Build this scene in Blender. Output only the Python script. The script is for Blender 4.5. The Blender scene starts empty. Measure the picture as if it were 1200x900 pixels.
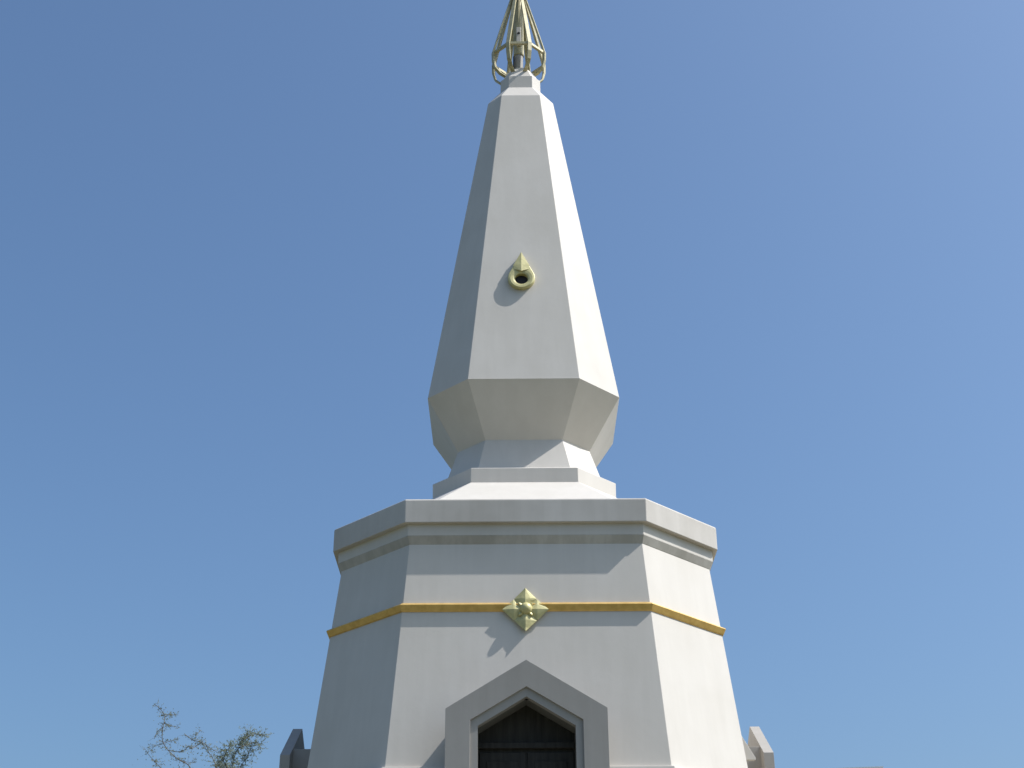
import bpy, bmesh, math, random
from mathutils import Vector, Matrix
from math import sin, cos, pi, radians

S = 0.01                      # the survey below is in centimetres above the eye
EYE = 1.6                     # eye height above the ground (m)
AX, AY = 0.1316, 17.0         # where the tower's axis stands
scene = bpy.context.scene
col = scene.collection
rnd = random.Random(11)

# ------------------------------------------------------------------ helpers
def link(name, bm, mat, parent=None, smooth=False, bevel=0.0, recalc=True):
    if recalc:
        bmesh.ops.recalc_face_normals(bm, faces=bm.faces[:])
    me = bpy.data.meshes.new(name)
    bm.to_mesh(me); bm.free()
    if smooth:
        for p in me.polygons: p.use_smooth = True
    o = bpy.data.objects.new(name, me)
    if mat: me.materials.append(mat)
    col.objects.link(o)
    if parent: o.parent = parent
    if bevel:
        m = o.modifiers.new('edge', 'BEVEL'); m.width = bevel; m.segments = 2; m.limit_method = 'ANGLE'
        m.angle_limit = radians(12); m.harden_normals = False
    return o

def thing(name, label, cat, loc, group=None):
    o = bpy.data.objects.new(name, None); col.objects.link(o)
    o.location = loc; o.empty_display_size = .3
    o['label'] = label; o['category'] = cat
    if group: o['group'] = group
    return o

def box(bm, x0, x1, y0, y1, z0, z1):
    v = [bm.verts.new(p) for p in ((x0,y0,z0),(x1,y0,z0),(x1,y1,z0),(x0,y1,z0),(x0,y0,z1),(x1,y0,z1),(x1,y1,z1),(x0,y1,z1))]
    for f in ((0,3,2,1),(4,5,6,7),(0,1,5,4),(1,2,6,5),(2,3,7,6),(3,0,4,7)):
        bm.faces.new([v[i] for i in f])

def tube(bm, pts, rads, n=6):
    """round tapered bar through the points"""
    pts = [Vector(p) for p in pts]
    rings = []
    up = Vector((0.13, 0.31, 1)).normalized()
    for i, p in enumerate(pts):
        t = (pts[min(i+1, len(pts)-1)] - pts[max(i-1, 0)]).normalized()
        a = t.cross(up)
        if a.length < .05: a = t.cross(Vector((1, 0, 0)))
        a.normalize(); b = t.cross(a)
        rings.append([bm.verts.new(p + (a*cos(2*pi*k/n) + b*sin(2*pi*k/n))*rads[i]) for k in range(n)])
    for r, s in zip(rings, rings[1:]):
        for k in range(n):
            bm.faces.new((r[k], r[(k+1) % n], s[(k+1) % n], s[k]))
    bm.faces.new(rings[0][::-1]); bm.faces.new(rings[-1])

def octa(z, a, W):
    """chamfered square: front half width a, half width W; height z, local to the tower (m)"""
    z = z*S + EYE; a *= S; W *= S
    return [(x, y, z) for x, y in ((-a,-W),(a,-W),(W,-a),(W,a),(a,W),(-a,W),(-W,a),(-W,-a))]

def octa_stack(levels):
    bm = bmesh.new()
    rings = [[bm.verts.new(p) for p in octa(*l)] for l in levels]
    for r, s in zip(rings, rings[1:]):
        for k in range(8):
            bm.faces.new((r[k], r[(k+1) % 8], s[(k+1) % 8], s[k]))
    bm.faces.new(rings[0][::-1]); bm.faces.new(rings[-1])
    return bm

# ------------------------------------------------------------------ materials
def new_mat(name, base, rough=.6, metal=0.0, spec=.5):
    m = bpy.data.materials.new(name); m.use_nodes = True
    nt = m.node_tree; b = nt.nodes['Principled BSDF']
    b.inputs['Base Color'].default_value = (*base, 1); b.inputs['Roughness'].default_value = rough
    b.inputs['Metallic'].default_value = metal; b.inputs['Specular IOR Level'].default_value = spec
    return m, nt, b

def noise(nt, scale, detail=4, rough=.55, vec=None, stretch=None):
    tc = nt.nodes.new('ShaderNodeTexCoord'); n = nt.nodes.new('ShaderNodeTexNoise')
    n.inputs['Scale'].default_value = scale; n.inputs['Detail'].default_value = detail
    n.inputs['Roughness'].default_value = rough
    if stretch:
        mp = nt.nodes.new('ShaderNodeMapping'); mp.inputs['Scale'].default_value = stretch
        nt.links.new(tc.outputs['Object'], mp.inputs['Vector']); nt.links.new(mp.outputs['Vector'], n.inputs['Vector'])
    else:
        nt.links.new(tc.outputs['Object'], n.inputs['Vector'])
    return n

def ramp(nt, src, stops):
    r = nt.nodes.new('ShaderNodeValToRGB'); nt.links.new(src, r.inputs['Fac'])
    e = r.color_ramp.elements
    while len(e) < len(stops): e.new(.5)
    for el, (p, c) in zip(e, stops):
        el.position = p; el.color = (*c, 1) if len(c) == 3 else c
    return r

def mixc(nt, fac, a, b, mode='MULTIPLY'):
    m = nt.nodes.new('ShaderNodeMix'); m.data_type = 'RGBA'; m.blend_type = mode
    if isinstance(fac, float): m.inputs['Factor'].default_value = fac
    else: nt.links.new(fac, m.inputs['Factor'])
    for k, v in ((6, a), (7, b)):
        if isinstance(v, tuple): m.inputs[k].default_value = (*v, 1)
        else: nt.links.new(v, m.inputs[k])
    return m.outputs[2]

def bump(nt, b, src, strength, dist=.01):
    bp = nt.nodes.new('ShaderNodeBump'); bp.inputs['Strength'].default_value = strength; bp.inputs['Distance'].default_value = dist
    nt.links.new(src, bp.inputs['Height']); nt.links.new(bp.outputs['Normal'], b.inputs['Normal'])

def plaster(name, base, dirt=(.93,.925,.91), streak=.10, rough=.62):
    m, nt, b = new_mat(name, base, rough, spec=.35)
    cloud = noise(nt, .9, 5, .6)
    c = mixc(nt, 1.0, base, ramp(nt, cloud.outputs['Fac'], [(.32, dirt), (.62, (1,1,1))]).outputs['Color'])
    run = noise(nt, 1.0, 4, .6, stretch=(7, 7, .35))               # rain streaks down the wall
    c = mixc(nt, streak*1.0, c, ramp(nt, run.outputs['Fac'], [(.42, (.62,.61,.58)), (.60, (1,1,1))]).outputs['Color'])
    nt.links.new(c, b.inputs['Base Color'])
    fine = noise(nt, 14, 5, .6)
    bump(nt, b, fine.outputs['Fac'], .12, .006)
    return m

WHITE = plaster('white_plaster', (.605,.562,.505), streak=.075)
GRIMY_SHADED = plaster('grimy_shaded_plaster', (.53,.497,.45), dirt=(.76,.75,.73), streak=.35, rough=.75)  # streaky grime, with the cove's shade painted into a darker base
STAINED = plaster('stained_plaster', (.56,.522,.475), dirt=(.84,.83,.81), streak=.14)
STONE = plaster('weathered_stone', (.30,.285,.26), streak=.3, rough=.8)
GREY = plaster('grey_plaster', (.35,.327,.298), streak=.12)

def gold(name, base, dark, rough=.42, metal=.35, sc=9):
    m, nt, b = new_mat(name, base, rough, metal, .5)
    n = noise(nt, sc, 5, .65)
    nt.links.new(ramp(nt, n.outputs['Fac'], [(.35, dark), (.6, base)]).outputs['Color'], b.inputs['Base Color'])
    n2 = noise(nt, 30, 3); bump(nt, b, n2.outputs['Fac'], .15, .004)
    return m
OCHRE = gold('ochre_gold_paint', (.78,.51,.165), (.64,.40,.115), .38, .45)
LEAFGOLD = gold('pale_gold_paint', (.58,.52,.25), (.46,.41,.19), .5, .15)
CREAM = gold('weathered_cream_gold', (.50,.44,.26), (.34,.30,.17), .5, .15, 14)
DARK, nt, b = new_mat('dark_hole', (.012,.010,.012), .7)
DOORM, nt, b = new_mat('dark_painted_wood', (.030,.031,.033), .6, spec=.2)
n = noise(nt, 3, 5, stretch=(9, 9, .8)); nt.links.new(ramp(nt, n.outputs['Fac'], [(.3,(.022,.020,.017)),(.7,(.046,.042,.036))]).outputs['Color'], b.inputs['Base Color'])
LINING = plaster('dark_lining_plaster', (.15,.145,.13), streak=.2)  # darker than the grey plaster of the gate frame
METAL, nt, b = new_mat('grey_painted_metal', (.42,.42,.41), .6, 0.)

# ------------------------------------------------------------------ ground (one sheet to the horizon)
GROUND, nt, b = new_mat('dry_lawn', (.09,.09,.045), .9)
n1 = noise(nt, .12, 6); n2 = noise(nt, 2.5, 5)
c = mixc(nt, 1.0, ramp(nt, n1.outputs['Fac'], [(.35,(.070,.078,.034)),(.65,(.125,.112,.062))]).outputs['Color'],
         ramp(nt, n2.outputs['Fac'], [(.3,(.86,.86,.86)),(.7,(1,1,1))]).outputs['Color'])
nt.links.new(c, b.inputs['Base Color'])
bm = bmesh.new(); R = 4000
bm.faces.new([bm.verts.new(p) for p in ((-R,-R,0),(R,-R,0),(R,R,0),(-R,R,0))])
g = link('ground', bm, GROUND); g['kind'] = 'structure'

# ------------------------------------------------------------------ the tower
tower = thing('chedi_tower', 'white octagonal chedi tower with gold trim, tapering spire and caged finial', 'tower', (AX, AY, 0))

wall_lv = lambda z: ((lambda t: (z, 128.6 + t*16.0, 212.9 + t*25.6))((576.9 - z)/247.9))
def wallW(z): return wall_lv(z)[2]
link('podium', octa_stack([(-160,330,520),(-142,330,520),(-142,316,506),(-124,316,506),(-124,302,492),(-106,302,492),(-106,290,480),(60,290,480),(62,286,476)]), STONE, tower, bevel=.008)
def notched_plinth():
    """octagonal plinth with a doorway recess in each of its four main sides"""
    bm = bmesh.new(); rings = []
    for z, a, W in ((58,152,249),(318,148,244.5),(326.5,147,243.5),(327,145,240.0)):
        pts = []
        for k in range(4):
            for u, w in ((-a, W), (-50.6, W), (-50.6, 235), (50.6, 235), (50.6, W), (a, W)):
                pts.append(Matrix.Rotation(k*pi/2, 4, 'Z') @ Vector((u*S, -w*S, z*S + EYE)))
        rings.append([bm.verts.new(p) for p in pts])
    for r, s in zip(rings, rings[1:]):
        n = len(r)
        for k in range(n): bm.faces.new((r[k], r[(k+1) % n], s[(k+1) % n], s[k]))
    bm.faces.new(rings[0][::-1]); bm.faces.new(rings[-1])
    return bm
link('plinth', notched_plinth(), WHITE, tower, bevel=.006)
link('wall', octa_stack([wall_lv(324), wall_lv(576.9), (578,128.3,212.5)]), WHITE, tower, bevel=.004)
link('frieze', octa_stack([(576.0,128.4,212.6),(577.2,128.9,213.3),(585.6,130.3,217.3),(586.6,130.0,216.6)]), GRIMY_SHADED, tower, bevel=.002)
link('fillet', octa_stack([(585.9,130.2,217.2),(600,130.3,217.5)]), WHITE, tower, bevel=.002)
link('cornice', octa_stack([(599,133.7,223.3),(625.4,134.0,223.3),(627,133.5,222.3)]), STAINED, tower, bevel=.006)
link('roof', octa_stack([(624,132.6,220.2),(627.2,132.2,219.6),(642,104.0,179.0),(695,64.6,112.8)]), WHITE, tower)
link('plinth_band', octa_stack([(693.6,64.8,113.2),(713.6,64.6,113.6),(721.3,56.6,97.4)]), WHITE, tower, bevel=.005)
link('pedestal', octa_stack([(719.8,56.6,97.2),(766.5,47.7,83.0)]), WHITE, tower, bevel=.003)
link('bulb', octa_stack([(764.6,47.9,83.1),(831.3,69.6,122.4),(832.3,69.3,122.0)]), WHITE, tower, bevel=.004)
link('shaft', octa_stack([(830.8,69.5,122.2),(1335.8,27.9,47.6),(1364.6,17.4,30.0)]), WHITE, tower, bevel=.005)
link('neck', octa_stack([(1363,17.3,29.5),(1386.7,17.2,29.3),(1387.4,15.8,27.0),(1408,10.4,18.4),(1410,6.2,11.6),(1418,5.4,10.4)]), WHITE, tower, bevel=.004)

# gold moulding round the wall, one bar of triangular section
def gold_ring():
    bm = bmesh.new()
    prof = [(506.6, .2), (504.0, 4.6), (502.8, 5.2), (497.0, 1.8), (495.9, .2)]
    rings = []
    for z, p in prof:
        _, a, W = wall_lv(z)
        rings.append([bm.verts.new(q) for q in octa(z, a + p*.42, W + p)])
    rings.append([bm.verts.new(q) for q in octa(502, wall_lv(502)[1] - .5, wall_lv(502)[2] - 2)])
    for i in range(len(rings)):
        r, s = rings[i], rings[(i+1) % len(rings)]
        for k in range(8): bm.faces.new((r[k], r[(k+1) % 8], s[(k+1) % 8], s[k]))
    return bm
link('gold_moulding', gold_ring(), OCHRE, tower, bevel=.002)

# frame of a side of the tower: u to the viewer's right, z up, w outwards
def side_matrix(k):                    # 0 front, 1 right, 2 back, 3 left
    return Matrix.Rotation(k*pi/2, 4, 'Z')
def uz(u, w, z): return Vector((u*S, -w*S, z*S + EYE))

# ---- rosette: four folded petals round a boss
def rosette(k):
    zc = 497.0; sl = (wallW(400) - wallW(500))/100.
    M = side_matrix(k); base = wallW(zc)
    def P(u, v, p):                    # v up along the wall
        return M @ uz(u - (1.2 if k == 0 else 0), base + p - v*sl, zc + v)
    bm = bmesh.new()
    for q in range(4):
        ang = q*pi/2
        c_, s_ = cos(ang), sin(ang)
        def Q(r, t, p): return P(r*c_ - t*s_, r*s_ + t*c_, p)
        secs = []
        for r, hw, ridge, edge in ((1.5, 1.6, 5.5, 3.4), (6, 6.0, 6.0, 3.2), (11.2, 11.1, 6.6, 3.4), (12.8, 12.0, 6.6, 3.5), (17, 7.9, 6.2, 3.9), (21, 3.9, 5.7, 4.4), (24.8, .35, 5.4, 4.9)):
            if r == 24.8 and q == 3: ridge, edge = 6.2, 5.6
            secs.append([bm.verts.new(Q(r, -hw, edge)), bm.verts.new(Q(r, -hw*.45, ridge - (ridge-edge)*.35)), bm.verts.new(Q(r, 0, ridge)), bm.verts.new(Q(r, hw*.45, ridge - (ridge-edge)*.35)), bm.verts.new(Q(r, hw, edge)),
                         bm.verts.new(Q(r, hw*.8, .8 if r < 14 else edge - 2)), bm.verts.new(Q(r, -hw*.8, .8 if r < 14 else edge - 2))])
        for a_, b_ in zip(secs, secs[1:]):
            for i in range(7): bm.faces.new((a_[i], a_[(i+1) % 7], b_[(i+1) % 7], b_[i]))
        bm.faces.new(secs[0][::-1]); bm.faces.new(secs[-1])
    plate = [[bm.verts.new(P(r*cos(q*pi/2), r*sin(q*pi/2), p)) for q in range(4)] for r, p in ((22.5, -.5), (22.5, 3.0), (6, 4.6))]
    for a_, b_ in zip(plate, plate[1:]):
        for i in range(4): bm.faces.new((a_[i], a_[(i+1) % 4], b_[(i+1) % 4], b_[i]))
    bm.faces.new(plate[0][::-1]); bm.faces.new(plate[-1])
    ro = link('rosette', bm, LEAFGOLD, tower)
    bm = bmesh.new()
    bmesh.ops.create_uvsphere(bm, u_segments=20, v_segments=12, radius=.068)
    for v in bm.verts: v.co = v.co + P(.6, .8, 4.6)
    link('boss', bm, LEAFGOLD, ro, smooth=True)
    for q in range(4):                 # the little calyx leaves between the petals
        ang = q*pi/2 + pi/4
        bm = bmesh.new(); secs = []
        for r, hw, p in ((4, 1.4, 5.2), (7.0, 2.3, 6.3), (9.2, 1.5, 6.5), (10.6, .3, 6.2)):
            def Q(r, t, p): return P(r*cos(ang) - t*sin(ang), r*sin(ang) + t*cos(ang), p)
            secs.append([bm.verts.new(Q(r, -hw, p-1)), bm.verts.new(Q(r, 0, p+.4)), bm.verts.new(Q(r, hw, p-1)), bm.verts.new(Q(r, 0, p-2.6))])
        for a_, b_ in zip(secs, secs[1:]):
            for i in range(4): bm.faces.new((a_[i], a_[(i+1) % 4], b_[(i+1) % 4], b_[i]))
        bm.faces.new(secs[0][::-1]); bm.faces.new(secs[-1])
        link('calyx_leaf', bm, LEAFGOLD, ro)
for k in range(4): rosette(k)

# ---- drop-shaped gold vent on the front of the shaft
def vent():
    zc = 990.0
    def sW(z): return 122.2 + (47.6 - 122.2)*(z - 830.8)/(1335.8 - 830.8)
    sl = (sW(900) - sW(1000))/100.; base = sW(zc)
    def P(u, v, p): return uz(u - 1.6, base + p - v*sl, zc + v)
    N = 48
    def outline(r, tip):
        """a circle drawn out along its tangents to a point"""
        phi = math.acos(r/tip); pts = []
        tx, ty = r*sin(phi), r*cos(phi)
        for i in range(N):
            a = 2*pi*i/N                                   # from the foot, anticlockwise
            x, y = r*sin(a), -r*cos(a)
            th = pi - a if a <= pi else a - pi             # angle from the tip
            if th < phi:
                t = 1 - th/phi
                x = math.copysign(1, sin(a) if th > 1e-6 else 1)*tx*(1 - t); y = ty + (tip - ty)*t
            pts.append((x, y))
        return pts
    bm = bmesh.new()
    loops = []
    for r, tip, p in ((17.6, 42.0, -.6), (17.6, 42.0, 6.0), (16.8, 40.8, 6.7)):
        loops.append([bm.verts.new(P(x, y, p)) for x, y in outline(r, tip)])
    for r, p in ((14.5, 7.2), (11.2, 6.9), (9.6, 6.4), (8.7, 5.6), (8.4, .6)):
        loops.append([bm.verts.new(P(r*cos(-pi/2 + 2*pi*i/N), r*sin(-pi/2 + 2*pi*i/N) - 2.2, p)) for i in range(N)])
    for a_, b_ in zip(loops, loops[1:]):
        for i in range(N): bm.faces.new((a_[i], a_[(i+1) % N], b_[(i+1) % N], b_[i]))
    vo = link('vent_surround', bm, LEAFGOLD, tower)
    bm = bmesh.new()
    bm.faces.new([bm.verts.new(P(8.8*cos(2*pi*i/N), 8.8*sin(2*pi*i/N) - 2.2, .7)) for i in range(N)])
    link('vent_hole', bm, DARK, vo)
    # folded petal hooding the hole
    bm = bmesh.new()
    mid = [bm.verts.new(P(0, v, p)) for v, p in ((43, 6.6), (31, 8.0), (20, 9.0), (8.6, 9.6))]
    for sg in (-1, 1):
        e = [bm.verts.new(P(sg*u, v, p)) for u, v, p in ((.3, 42.6, 6.4), (5.4, 31, 6.8), (10.6, 20, 7.0), (9.8, 13.2, 7.2))]
        for i in range(3):
            f = (mid[i], mid[i+1], e[i+1], e[i]); bm.faces.new(f if sg > 0 else f[::-1])
        b_ = [bm.verts.new(P(sg*u, v, 5.8)) for u, v in ((9.4, 13.8), (0, 11.0))]
        f = (mid[3], e[3], b_[0], b_[1]); bm.faces.new(f if sg > 0 else f[::-1])
    link('vent_hood', bm, LEAFGOLD, vo, recalc=False)
vent()

# ---- gabled gates, one per side
def pent(hw, zs, za, zb): return [(-hw, zb), (hw, zb), (hw, zs), (0, za), (-hw, zs)]
def gate(k):
    M = side_matrix(k); off = -1.4 if k == 0 else 0
    def P(u, w, z): return M @ uz(u + off, w, z)
    ZB = 62
    # porch body behind the frame: hollow, open to the front
    bm = bmesh.new()
    def prism(pts, w0, w1):
        r0 = [bm.verts.new(P(u, w0, z)) for u, z in pts]; r1 = [bm.verts.new(P(u, w1, z)) for u, z in pts]
        n = len(pts)
        for i in range(n): bm.faces.new((r0[i], r0[(i+1) % n], r1[(i+1) % n], r1[i]))
        bm.faces.new(r0); bm.faces.new(r1[::-1])
    prism([(-60, ZB), (-51.5, ZB), (-51.5, 388.5), (-60, 388.5)], 215, 266.5)
    prism([(51.5, ZB), (60, ZB), (60, 388.5), (51.5, 388.5)], 215, 266.5)
    prism([(-51.2, 363), (0, 392.5), (51.2, 363), (51.2, 388.2), (8, 388.2), (0, 393.2), (-8, 388.2), (-51.2, 388.2)], 215, 266.4)
    root = link('gate_porch', bm, GREY, tower, bevel=.004)
    # gabled frame slab with its opening
    def ring(bm, o, i, w0, w1):
        q = []
        for w in (w0, w1):
            q.append([bm.verts.new(P(u, w, z)) for u, z in o]); q.append([bm.verts.new(P(u, w, z)) for u, z in i])
        o0, i0, o1, i1 = q
        n = len(o)
        for j in range(n):
            jn = (j+1) % n
            if j == 0: continue                      # open at the foot
            bm.faces.new((o1[j], o1[jn], i1[jn], i1[j])); bm.faces.new((o0[j], i0[j], i0[jn], o0[jn]))
            bm.faces.new((o0[j], o0[jn], o1[jn], o1[j])); bm.faces.new((i0[j], i1[j], i1[jn], i0[jn]))
        for s_ in (0, 1):
            bm.faces.new((o0[s_], o1[s_], i1[s_], i0[s_]))
    bm = bmesh.new()
    ring(bm, pent(81.2, 377, 426.6, ZB), pent(56.4, 365.2, 399.0, ZB), 265.8, 277)
    fr = link('gate_frame', bm, GREY, root, bevel=.002)
    bm = bmesh.new()
    ring(bm, pent(57.5, 365.8, 399.8, ZB), pent(48.9, 360.0, 389.5, ZB), 264, 274.2)
    link('inner_jamb', bm, GREY, fr)
    bm = bmesh.new()
    ring(bm, pent(51.0, 362.4, 392.0, ZB), pent(49.0, 360.2, 389.7, ZB), 236, 264.2)
    link('niche_lining', bm, LINING, fr)
    # dark door with transom at the back of the niche
    bm = bmesh.new()
    def slab(u0, u1, z0, z1, w0, w1):
        vs = [P(u, w, z) for w in (w0, w1) for u, z in ((u0, z0), (u1, z0), (u1, z1), (u0, z1))]
        v = [bm.verts.new(p) for p in vs]
        for f in ((0,3,2,1),(4,5,6,7),(0,1,5,4),(1,2,6,5),(2,3,7,6),(3,0,4,7)): bm.faces.new([v[i] for i in f])
    prism([(-50, ZB), (50, ZB), (50, 363), (0, 393), (-50, 363)], 235.4, 239.2)
    dr = link('gate_door', bm, DOORM, root)
    bm = bmesh.new(); slab(-48.8, 48.8, 344.5, 350.5, 239.0, 244.5); link('transom', bm, DOORM, dr, bevel=.006)
    for sg in (-1, 1):
        bm = bmesh.new()
        c0, c1 = sorted((sg*1.2, sg*47.5))
        slab(c0, c1, ZB, 341, 239.0, 241.0)
        slab(c0 + 7, c1 - 7, 292, 332, 240.8, 242.2); slab(c0 + 7, c1 - 7, 180, 284, 240.8, 242.2)
        link('door_leaf', bm, DOORM, dr, bevel=.004)
for k in range(4): gate(k)

# small sloping bracket on the sunny side, between wall corner and side gate
bm = bmesh.new()
q = []
for y in (-104, -97):
    q.append([bm.verts.new((x*S, y*S, z*S + EYE)) for x, z in ((226, 404), (wallW(404)+.6, 404), (252.5, 366), (252.5, 363.8), (226, 363.8))])
for i in range(5): bm.faces.new((q[0][i], q[0][(i+1) % 5], q[1][(i+1) % 5], q[1][i]))
bm.faces.new(q[0]); bm.faces.new(q[1][::-1])
link('wall_bracket', bm, WHITE, tower, bevel=.003)

# ---- caged finial
fin = bpy.data.objects.new('finial', None); col.objects.link(fin); fin.parent = tower
fin.location = (-.02, 0, 0)
def corners(a, W): return ((-a,-W),(a,-W),(W,-a),(W,a),(a,W),(-a,W),(-W,a),(-W,-a))
RZ = 1442
stages = [(1402, 8.8, 20.6), (1405.5, 12.2, 29.0), (1414, 15.2, 36.6), (1427, 16.4, 39.6), (RZ, 16.6, 40.0), (1500, 11.0, 26.5), (1560, 5.0, 12.0), (1600, 2.4, 5.6)]
for k in range(8):
    bm = bmesh.new()
    rings = []
    for z, a, W in stages:
        x, y = corners(a, W)[k]
        r = Vector((x, y, 0)).normalized(); t = Vector((-r.y, r.x, 0))
        up = Vector((0, 0, 1)) if z >= RZ else (Vector((0, 0, 1)) - r*.0)
        hw = 2.9 if z < 1540 else 2.2; th = 1.5
        c = Vector((x, y, z))
        rings.append([bm.verts.new(((c + t*hw*s_ + r*th*q_)*S) + Vector((0, 0, EYE))) for s_, q_ in ((-1, 0), (1, 0), (1, -2), (-1, -2))])
    for r_, s_ in zip(rings, rings[1:]):
        for i in range(4): bm.faces.new((r_[i], r_[(i+1) % 4], s_[(i+1) % 4], s_[i]))
    bm.faces.new(rings[0][::-1]); bm.faces.new(rings[-1])
    link('cage_rib', bm, CREAM, fin)
bm = bmesh.new()
rr = []
for z, a, W in ((RZ-2.2, 16.3, 39.4), (RZ+1.8, 16.3, 39.4), (RZ+1.8, 14.6, 35.4), (RZ-2.2, 14.6, 35.4)):
    rr.append([bm.verts.new((x*S, y*S, z*S + EYE)) for x, y in corners(a, W)])
for i in range(4):
    for j in range(8): bm.faces.new((rr[i][j], rr[i][(j+1) % 8], rr[(i+1) % 4][(j+1) % 8], rr[(i+1) % 4][j]))
link('cage_ring', bm, CREAM, fin)
bm = bmesh.new()
tube(bm, [(0, 0, z*S + EYE) for z in (1412, 1449)], [.066, .064], 16)
link('core_pole', bm, GREY, fin)
bm = bmesh.new(); tube(bm, [(0, 0, z*S + EYE) for z in (1448, 1450, 1640)], [.078, .082, .06], 16)
link('core_sleeve', bm, CREAM, fin)
bm = bmesh.new(); tube(bm, [(-.075, -.05, z*S + EYE) for z in (1412, 1430, 1444)], [.012, .013, .012], 6); link('cable', bm, DARK, fin)
bm = bmesh.new(); box(bm, -.035, .035, -.16, -.06, 14.62 + EYE, 14.92 + EYE)
bm2 = link('lamp_box', bm, WHITE, fin, bevel=.006)
bm = bmesh.new(); tube(bm, [(0, -.158, 14.80 + EYE), (0, -.168, 14.80 + EYE)], [.022, .02], 14); link('lamp_lens', bm, DARK, fin)
# spire above the cage: stacked tiers ending in a needle
bm = bmesh.new()
prof = [(1585, 6), (1592, 10), (1598, 12), (1604, 10), (1610, 8)]
for i in range(7):
    z = 1612 + i*16; r = 9.5 - i*1.1
    prof += [(z, r*.6), (z+5, r), (z+9, r), (z+14, r*.55)]
prof += [(1730, 2.2), (1790, .4)]
rings = [[bm.verts.new((r*S*cos(2*pi*i/16), r*S*sin(2*pi*i/16), z*S + EYE)) for i in range(16)] for z, r in prof]
for r_, s_ in zip(rings, rings[1:]):
    for i in range(16): bm.faces.new((r_[i], r_[(i+1) % 16], s_[(i+1) % 16], s_[i]))
bm.faces.new(rings[0][::-1]); bm.faces.new(rings[-1])
link('spire', bm, CREAM, fin, smooth=True)

# ------------------------------------------------------------------ camera (surveyed from the photograph)
F, PITCH, ROLL, YAW = 1680.42, 0.481136, -0.0048775, -0.000878
Rx = Vector((cos(YAW), -sin(YAW), 0)); Yx = Vector((sin(YAW), cos(YAW), 0))
fwd = Yx*cos(PITCH) + Vector((0, 0, sin(PITCH))); up = -Yx*sin(PITCH) + Vector((0, 0, cos(PITCH)))
right = Rx*cos(ROLL) + up*sin(ROLL); upr = -Rx*sin(ROLL) + up*cos(ROLL)
cam = bpy.data.cameras.new('camera'); cam.sensor_width = 36; cam.lens = 36*F/1200; cam.clip_end = 12000; cam.clip_start = .1
co = bpy.data.objects.new('camera', cam); col.objects.link(co); scene.camera = co
m3 = Matrix((right, upr, -fwd)).transposed()
co.matrix_world = Matrix.Translation((0, 0, EYE)) @ m3.to_4x4()
def at(px, py, Y):
    """the point at depth Y seen at a given place of the photograph, used to survey the tree tops"""
    d = fwd*F + right*(px - 600) - upr*(py - 450)
    return Vector((0, 0, EYE)) + d*(Y/d.y)

# ------------------------------------------------------------------ trees behind, only their tops in the picture
BARK, nt, b = new_mat('grey_brown_bark', (.075,.055,.038), .9)
n = noise(nt, 8, 5); nt.links.new(ramp(nt, n.outputs['Fac'], [(.3,(.085,.07,.05)),(.7,(.17,.145,.11))]).outputs['Color'], b.inputs['Base Color'])
def leaf_mat(name, c0, c1):
    m, nt, b = new_mat(name, c0, .6)
    n = noise(nt, 3.5, 3); nt.links.new(ramp(nt, n.outputs['Fac'], [(.3, c0), (.7, c1)]).outputs['Color'], b.inputs['Base Color'])
    tr = nt.nodes.new('ShaderNodeBsdfTranslucent'); tr.inputs['Color'].default_value = (*[x*1.2 for x in c1], 1)
    mx = nt.nodes.new('ShaderNodeMixShader'); mx.inputs[0].default_value = .45
    out = nt.nodes['Material Output']
    nt.links.new(b.outputs[0], mx.inputs[1]); nt.links.new(tr.outputs[0], mx.inputs[2]); nt.links.new(mx.outputs[0], out.inputs['Surface'])
    return m
LEAF_A = leaf_mat('dry_olive_leaf', (.16,.18,.12), (.22,.24,.17))
LEAF_B = leaf_mat('pale_green_leaf', (.165,.195,.125), (.23,.26,.18))

def leaf(bm, p, d, L, w):
    d = d.normalized(); s = d.cross(Vector((rnd.uniform(-1,1), rnd.uniform(-1,1), rnd.uniform(-1,1))))
    if s.length < .1: return
    s.normalize()
    bm.faces.new([bm.verts.new(q) for q in (p, p + d*L*.5 + s*w, p + d*L, p + d*L*.5 - s*w)])
def spray(bl, bt, p, d, L, r, nleaf, lsize, depth=0):
    """a thin twig with feathery leaflets on both sides"""
    pts = [p]; dd = d.normalized()
    n = 5
    for i in range(n):
        dd = (dd + Vector((rnd.gauss(0,.16), rnd.gauss(0,.16), rnd.gauss(-.02,.14)))).normalized()
        pts.append(pts[-1] + dd*L/n)
    tube(bt, pts, [r*(1 - .75*i/n) for i in range(n+1)], 4)
    for i in range(nleaf):
        t = rnd.uniform(.15, 1)*n; j = min(int(t), n-1)
        q = pts[j].lerp(pts[j+1], t - j)
        leaf(bl, q, Vector((rnd.gauss(0,1), rnd.gauss(0,1), rnd.gauss(.1,.8))), lsize*rnd.uniform(.6,1.3), lsize*rnd.uniform(.16,.3))
    return pts
def curve(pts, n=4):
    """smooth line through the points (Catmull-Rom)"""
    P = [pts[0]] + pts + [pts[-1]]; out = []
    for i in range(1, len(P)-2):
        for k in range(n):
            t = k/n; a, b_, c_, d_ = P[i-1], P[i], P[i+1], P[i+2]
            out.append(.5*((2*b_) + (c_-a)*t + (2*a-5*b_+4*c_-d_)*t*t + (-a+3*b_-3*c_+d_)*t**3))
    out.append(pts[-1]); return out

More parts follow.
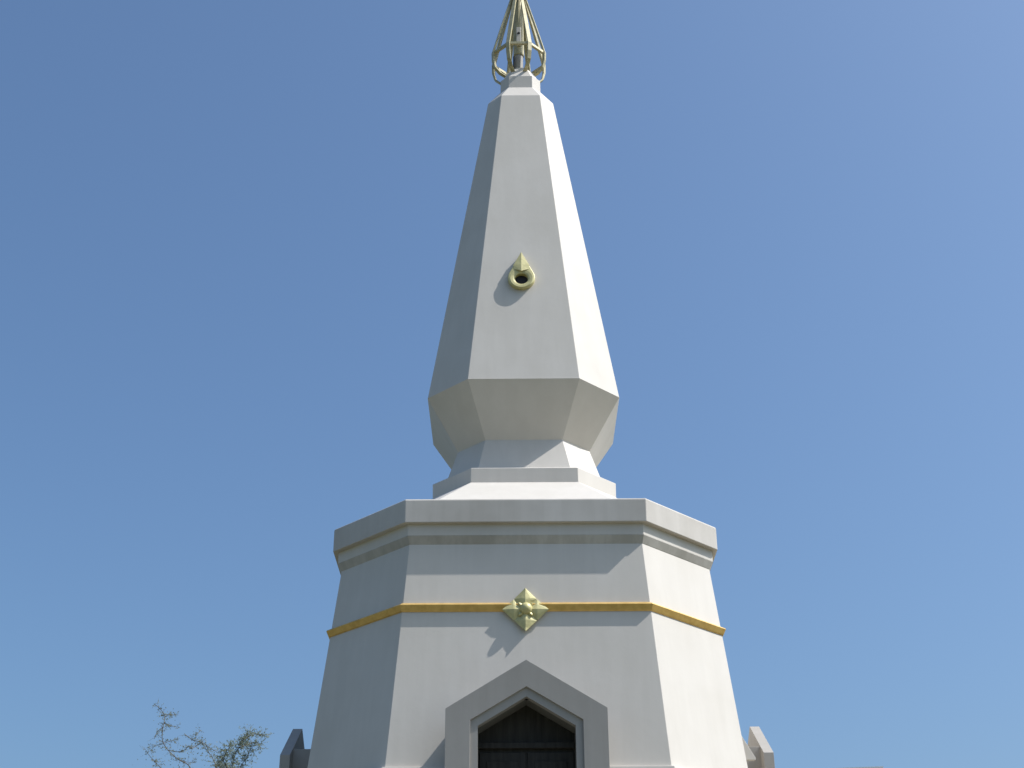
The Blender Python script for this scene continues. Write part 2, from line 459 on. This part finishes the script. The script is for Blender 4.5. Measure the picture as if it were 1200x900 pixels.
def crown(bt, bl, mat, parent):
    """twigs and the leaves on them as one mesh"""
    me = bpy.data.meshes.new('leaf_mesh'); bl.to_mesh(me); bl.free()
    bmesh.ops.recalc_face_normals(bt, faces=bt.faces[:])
    n = len(bt.faces); bt.from_mesh(me); bpy.data.meshes.remove(me)
    bt.faces.ensure_lookup_table()
    for i in range(n, len(bt.faces)): bt.faces[i].material_index = 1
    o = link('crown', bt, BARK, parent, recalc=False); o.data.materials.append(mat)

# sparse tree
Y1 = 23.0
foot = at(236, 900, Y1); foot = Vector((foot.x + .2, Y1 + .1, 0))
t1 = thing('sparse_tree', 'sparse bare-twigged treetop at the lower left edge, farthest from the white tower', 'tree', foot)
bt = bmesh.new(); bl = bmesh.new(); bk = bmesh.new()
top = at(238, 930, Y1) - foot
tr = curve([Vector((0,0,0)), Vector((.06,.03,1.6)), Vector((-.04,.0,3.2)), Vector((.03,-.05,4.6)), Vector((top.x,-.1,top.z - .2))])
tube(bk, tr, [.13 - .10*i/(len(tr)-1) for i in range(len(tr))], 10)
hub = tr[-1]
def A(px, py, dy=0): return at(px, py, Y1 + dy) - foot
lines = [   # twigs whose outline the photograph shows, each at a depth of its own
 ([hub, A(224,901,.1), A(209,890,.05), A(197,879,0), A(190.5,868,-.1), A(190.5,855,-.15), A(193,842,-.1), A(191,835,-.1), A(186,829,-.1), A(181,825.5,-.1)], .0085, .0040),
 ([A(191,871,0), A(200,868.5,.1), A(211,865.5,.2)], .005, .002),
 ([A(197,879,0), A(207,881,-.2), A(216,879,-.3), A(221,874,-.35), A(225,877,-.3), A(234,871,-.2), A(237,869,-.2)], .005, .0068),
 ([A(217,861,.3), A(226,867,.2), A(236,870,.1), A(246,876,.1), A(255,882,.1)], .007, .003),
 ([A(209,890,.05), A(219,893,.2), A(230,894,.3)], .005, .002),
 ([A(236,870,.1), A(243,880,.15), A(250,890,.2), A(252,905,.2), hub], .004, .007),
 ([A(191,852,-.1), A(184,858,-.2), A(181,866,-.3)], .005, .002),
 ([A(193,847,-.1), A(200,850,0), A(208,852,.1)], .005, .002),
 ([A(195,838,-.1), A(202,837,0), A(209,838,.1)], .004, .002),
 ([hub, A(196,906,.2), A(184,896,.3), A(182,890,.3)], .006, .002),
 ([A(228,868,.2), A(231,860,.2), A(236,856,.3)], .004, .002),
 ([A(184,896,.3), A(174,884,.3), A(170,878,.3)], .005, .002),
 ([A(190,872,0), A(182,874,.1), A(176,880,.2)], .004, .002),
]
for pts, r0, r1 in lines:
    c = curve(pts); n = len(c)
    tube(bt, c, [r0 + (r1 - r0)*i/(n-1) for i in range(n)], 5)
    for i in range(len(c) - 1):
        for _ in range(2 if r0 > .009 else 3):
            p = c[i].lerp(c[i+1], rnd.random())
            if rnd.random() < .65:
                spray(bl, bt, p, Vector((rnd.gauss(0,1), rnd.gauss(0,.8), rnd.gauss(.1,.7))), rnd.uniform(.06,.15), .0018, 5, .026)
for cx, cy, sp, nn in ((195,838,5,26), (234,871,5,18), (246,878,6,30), (229,886,9,40), (205,893,12,30), (185,893,9,22), (250,892,6,34), (219,896,16,30)):
    for _ in range(nn):
        p = A(rnd.gauss(cx, sp), rnd.gauss(cy, sp*.7), rnd.gauss(0,.3))
        leaf(bl, p, Vector((rnd.gauss(0,1), rnd.gauss(0,1), rnd.gauss(0,1))), rnd.uniform(.02,.045), rnd.uniform(.005,.010))
# lower crown, beneath the edge of the picture
for i in range(16):
    z = rnd.uniform(3.6, 5.4); a = rnd.uniform(0, 2*pi); j = min(range(len(tr)), key=lambda q: abs(tr[q].z - z))
    s = tr[j]; e = s + Vector((cos(a)*rnd.uniform(.6,1.1), sin(a)*rnd.uniform(.6,1.1), rnd.uniform(-.1, .25)))
    c = curve([s, s.lerp(e, .5) + Vector((0,0,.12)), e]); tube(bt, c, [.022*(1-.8*q/(len(c)-1)) for q in range(len(c))], 5)
    for q in c[2:]:
        for _ in range(2): spray(bl, bt, q, Vector((rnd.gauss(0,1), rnd.gauss(0,1), rnd.gauss(-.2,.3))), .35, .004, 10, .05)
link('trunk', bk, BARK, t1, smooth=True); crown(bt, bl, LEAF_A, t1)

# leafier tree beside it
Y2 = 26.0
f2 = at(286, 900, Y2); f2 = Vector((f2.x + .1, Y2, 0))
t2 = thing('feathery_tree', 'feathery pale green treetop at the lower edge, between bare twigs and white tower', 'tree', f2)
bt = bmesh.new(); bl = bmesh.new(); bk = bmesh.new()
def B(px, py, dy=0): return at(px, py, Y2 + dy) - f2
top = B(276, 925)
tr = curve([Vector((0,0,0)), Vector((-.05,.04,1.8)), Vector((.05,.02,3.6)), Vector((-.02,0,5.2)), top])
tube(bk, tr, [.15 - .12*i/(len(tr)-1) for i in range(len(tr))], 10)
hub = tr[-1]
limbs = [[hub, B(272,900,.1), B(276,884,0), B(284,868,-.1), B(292,859,-.1)],
         [hub, B(266,900,-.3), B(262,890,-.3), B(266,880,-.4), B(271,873,-.4)],
         [B(284,868,-.1), B(296,861,.2), B(306,861,.3), B(315,864,.35)],
         [B(280,876,0), B(292,872,.2), B(301,870,.3), B(306,878,.4)],
         [hub, B(282,900,.4), B(290,886,.4), B(296,874,.3)],
         [hub, B(262,905,.3), B(257,897,.4), B(258,891,.4)]]
for li, pts in enumerate(limbs):
    c = curve(pts, 5); n = len(c)
    tube(bt, c, [.010*(1 - .8*i/(n-1)) for i in range(n)], 5)
    for i in range(1, n):
        for _ in range(6 if li not in (2, 3) else 3):
            p = c[i].lerp(c[i-1], rnd.random())
            spray(bl, bt, p, Vector((rnd.gauss(0,1), rnd.gauss(0,.9), rnd.gauss(.1,.7))), rnd.uniform(.10,.26), .0016, 13, .030)
for i in range(22):
    z = rnd.uniform(3.6, 5.6); a = rnd.uniform(0, 2*pi); j = min(range(len(tr)), key=lambda q: abs(tr[q].z - z))
    s = tr[j]; e = s + Vector((cos(a)*rnd.uniform(.7,1.3), sin(a)*rnd.uniform(.7,1.3), rnd.uniform(-.1, .3)))
    c = curve([s, s.lerp(e, .5) + Vector((0,0,.12)), e]); tube(bt, c, [.024*(1-.8*q/(len(c)-1)) for q in range(len(c))], 5)
    for q in c[2:]:
        for _ in range(3): spray(bl, bt, q, Vector((rnd.gauss(0,1), rnd.gauss(0,1), rnd.gauss(-.2,.3))), .4, .004, 14, .055)
link('trunk', bk, BARK, t2, smooth=True); crown(bt, bl, LEAF_B, t2)

# ------------------------------------------------------------------ low building whose roof edge just shows at the lower right
YB = 34.0
r0, r1 = at(960, 900.6, YB), at(1035, 898.0, YB)
xL, xR = r0.x - 1.2, r1.x
zR = r1.z; zL = r0.z - (r1.z - r0.z)/(r1.x - r0.x)*1.2
bld = thing('low_building', 'low pale building with a slightly sloping roof, its edge at the lower right', 'building', ((xL+xR)/2, YB + 2, 0))
ox, oy = bld.location.x, bld.location.y
bm = bmesh.new()
v = [bm.verts.new(p) for p in ((xL-ox, -2, zL-.16), (xR-ox, -2, zR-.16), (xR-ox, 2, zR-.16), (xL-ox, 2, zL-.16), (xL-ox, -2, zL), (xR-ox, -2, zR), (xR-ox, 2, zR), (xL-ox, 2, zL))]
for f in ((0,3,2,1),(4,5,6,7),(0,1,5,4),(1,2,6,5),(2,3,7,6),(3,0,4,7)): bm.faces.new([v[i] for i in f])
ROOFM, nt, b = new_mat('pale_sheet_roof', (.60,.61,.62), .5)
link('roof', bm, ROOFM, bld)
bm = bmesh.new(); hx = (xR-xL)/2 - .15
v = [bm.verts.new(p) for p in ((-hx,-1.85,0),(hx,-1.85,0),(hx,1.85,0),(-hx,1.85,0),(-hx,-1.85,zL-.17),(hx,-1.85,zR-.20),(hx,1.85,zR-.20),(-hx,1.85,zL-.17))]
for f in ((0,3,2,1),(4,5,6,7),(0,1,5,4),(1,2,6,5),(2,3,7,6),(3,0,4,7)): bm.faces.new([v[i] for i in f])
link('wall', bm, GREY, bld)

# ------------------------------------------------------------------ daylight
SUN = Vector((.76, -.110, 1.0)).normalized()
el = math.asin(SUN.z); az = math.atan2(SUN.x, SUN.y)
w = bpy.data.worlds.new('World'); scene.world = w; w.use_nodes = True
nt = w.node_tree; bg = nt.nodes['Background']
sky = nt.nodes.new('ShaderNodeTexSky'); sky.sky_type = 'NISHITA'; sky.sun_disc = False
sky.sun_elevation = el; sky.sun_rotation = az; sky.altitude = 0; sky.air_density = 1.1; sky.dust_density = 3.6; sky.ozone_density = 7.0
nt.links.new(mixc(nt, 1.0, sky.outputs['Color'], (.92, 1.0, 1.0)), bg.inputs['Color']); bg.inputs['Strength'].default_value = .118
sl = bpy.data.lights.new('sun', 'SUN'); sl.energy = 4.1; sl.angle = radians(.5); sl.color = (1.0, .985, .96)
so = bpy.data.objects.new('sun', sl); col.objects.link(so); so.rotation_euler = (-SUN).to_track_quat('-Z', 'Y').to_euler()
so.location = (30, -5, 40)

vs = scene.view_settings
scene.display_settings.display_device = 'sRGB'
vs.view_transform = 'Standard'; vs.look = 'None'; vs.exposure = .4; vs.gamma = 1; vs.use_curve_mapping = False
